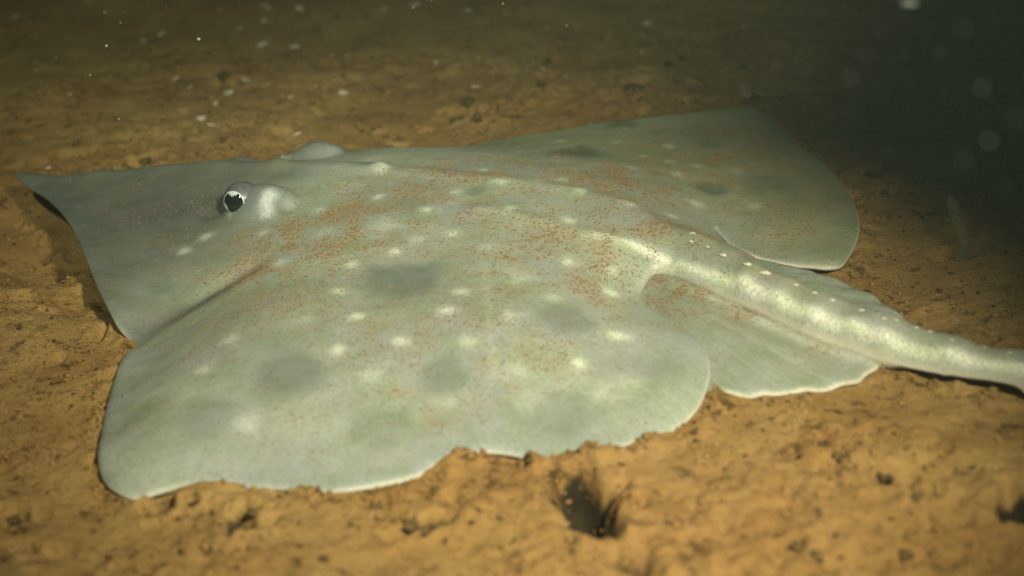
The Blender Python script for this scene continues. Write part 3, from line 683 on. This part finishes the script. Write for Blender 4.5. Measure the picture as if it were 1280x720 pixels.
def chip(p, r):
    n = 7; V = []; ph = random.uniform(0, 6)
    for lv, (zz, k) in enumerate(((0, 1), (.35, .82))):
        for j in range(n):
            t = ph + 2 * math.pi * j / n; rr = k * random.uniform(.6, 1.15); V.append((math.cos(t) * rr * 1.5, math.sin(t) * rr * .8, zz))
    Fc = [tuple(range(n))[::-1], tuple(range(n, 2 * n))] + [(j, (j + 1) % n, n + (j + 1) % n, n + j) for j in range(n)]
    o = mesh_obj('shell_chip', V, Fc, M_SHELL, None, False); o.location = p; o.scale = (r, r, r); o.rotation_euler = (random.uniform(-.5, .5), random.uniform(-.5, .5), random.uniform(0, 6.28)); return o
chips = [(330, 28), (300, 37), (328, 57), (335, 12), (375, 12), (415, 71), (435, 71), (285, 118), (363, 123), (270, 131), (308, 102), (330, 8), (238, 109), (250, 150), (265, 158), (203, 43), (112, 5), (20, 22), (47, 91), (88, 119), (60, 212), (585, 15), (560, 70), (520, 8), (595, 110), (570, 72), (632, 18), (545, 80), (372, 170), (160, 70), (180, 52), (220, 100), (370, 60), (430, 118), (680, 87), (810, 30), (803, 66), (1113, 190), (640, 100), (480, 15)]
for px, py in chips:
    p = ground_hit(px, py); r = random.uniform(.0035, .0075) * (p[1] / 2)
    tag(chip((p[0], p[1], p[2] + r * .2), r), 'pale shell chip lying on the far sediment behind the skate', 'shell chip', 'pale shell chips on the far sediment')

# a faint pale stalk rising from the bed beyond the tail
p = ground_hit(1203, 322); pts = [(0, 0, -.01, .006), (.001, 0, .010, .004), (-.002, 0, .022, .006), (-.006, .002, .038, .0075), (-.011, .003, .052, .005), (-.014, .004, .060, .0015)]
V = []; Fc = []; n = 12
for i, (x, y, z, r) in enumerate(pts):
    for j in range(n): t = 2 * math.pi * j / n; V.append((x + math.cos(t) * r * (1 + .25 * math.sin(3 * t + i)), y + math.sin(t) * r, z))
for i in range(len(pts) - 1):
    for j in range(n): Fc.append((i * n + j, i * n + (j + 1) % n, (i + 1) * n + (j + 1) % n, (i + 1) * n + j))
Fc.append(tuple(range((len(pts) - 1) * n, len(pts) * n)))
pen = bpy.data.objects.new('sea_pen', None); col.objects.link(pen); pen.location = p
tag(pen, 'faint pale upright stalk standing in the dark water beyond the tail', 'sea pen')
mesh_obj('stalk', V, Fc, M_PEN, pen)
b = lump('base_bulb', (0, 0, .004), .008, M_PEN, .8, 2, .25); b.parent = pen; b.location = (0, 0, .004)

# flecks of marine snow adrift in the dark water
FL = [(1135, 4, .80, .0035), (1228, 110, .62, .0022), (1236, 176, .60, .0026), (1205, 200, .60, .0020), (1062, 97, .60, .0018), (1065, 135, .62, .0014), (1080, 70, .65, .0016), (1204, 36, .60, .0018), (1272, 148, .55, .0024), (1175, 66, .8, .0014), (990, 38, .9, .0012), (1010, 60, .9, .0012), (1180, 115, .95, .0014), (930, 113, .70, .0022), (1130, 68, .8, .0013), (1255, 235, .6, .0012), (1100, 40, .75, .0012), (1240, 20, .8, .0013), (1020, 130, .8, .001), (1150, 30, .7, .001)]
for i, (px, py, dist, r) in enumerate(FL):
    d = ray(px, py); d /= np.linalg.norm(d); P_ = CAM + d * dist
    if P_[2] < gz(P_[0], P_[1]) + .02: P_ = CAM + d * dist * .8
    o = lump('marine_snow_flake', tuple(P_), r * .30, M_FLAKE, .8, 2, .6, 1.7)
    if i == 0: tag(o, 'bright yellowish fleck of marine snow, largest adrift in the dark water', 'marine snow'); o.scale = (r * 1.1, r * .5, r * .5); o['group'] = 'marine snow adrift'
    else: tag(o, 'small pale fleck of marine snow adrift in the dark water', 'marine snow', 'marine snow adrift')

ns = 900; dep_ = rng.uniform(1.5, 3.4, ns); sx_ = rng.uniform(-60, 1340, ns); sy_ = rng.uniform(-30, 330, ns)
PS = np.array([CAM + (lambda d: d / np.linalg.norm(d))(ray(a, b)) * c for a, b, c in zip(sx_, sy_, dep_)])
PS = PS[PS[:, 2] > .09]; ss = .0005 + .0016 * rng.random(len(PS)) ** 4
scatter('marine_snow', PS, ss, M_SPECK, None, .8)['label'] = 'fine pale suspended specks drifting in the murky water'

# ------------------------------------------------------------------ the water itself
hm = bpy.data.materials.new('murky_water'); hm.use_nodes = True; nt = hm.node_tree; nt.nodes.clear()
out = nt.nodes.new('ShaderNodeOutputMaterial'); pv = nt.nodes.new('ShaderNodeVolumePrincipled')
pv.inputs['Color'].default_value = (.19, .275, .235, 1); pv.inputs['Density'].default_value = .19; pv.inputs['Anisotropy'].default_value = .35
pv.inputs['Absorption Color'].default_value = (.55, .72, .60, 1)
nt.links.new(pv.outputs[0], out.inputs['Volume']); hm.cycles.homogeneous_volume = True
bx = [(x, y, z) for z in (-1.2, 1.6) for y in (-13, 82) for x in (-47, 47)]
hz = mesh_obj('haze', bx, [(0, 2, 3, 1), (4, 5, 7, 6), (0, 1, 5, 4), (2, 6, 7, 3), (0, 4, 6, 2), (1, 3, 7, 5)], hm, None, False)
tag(hz, 'murky green deep water filling the scene', kind='stuff')
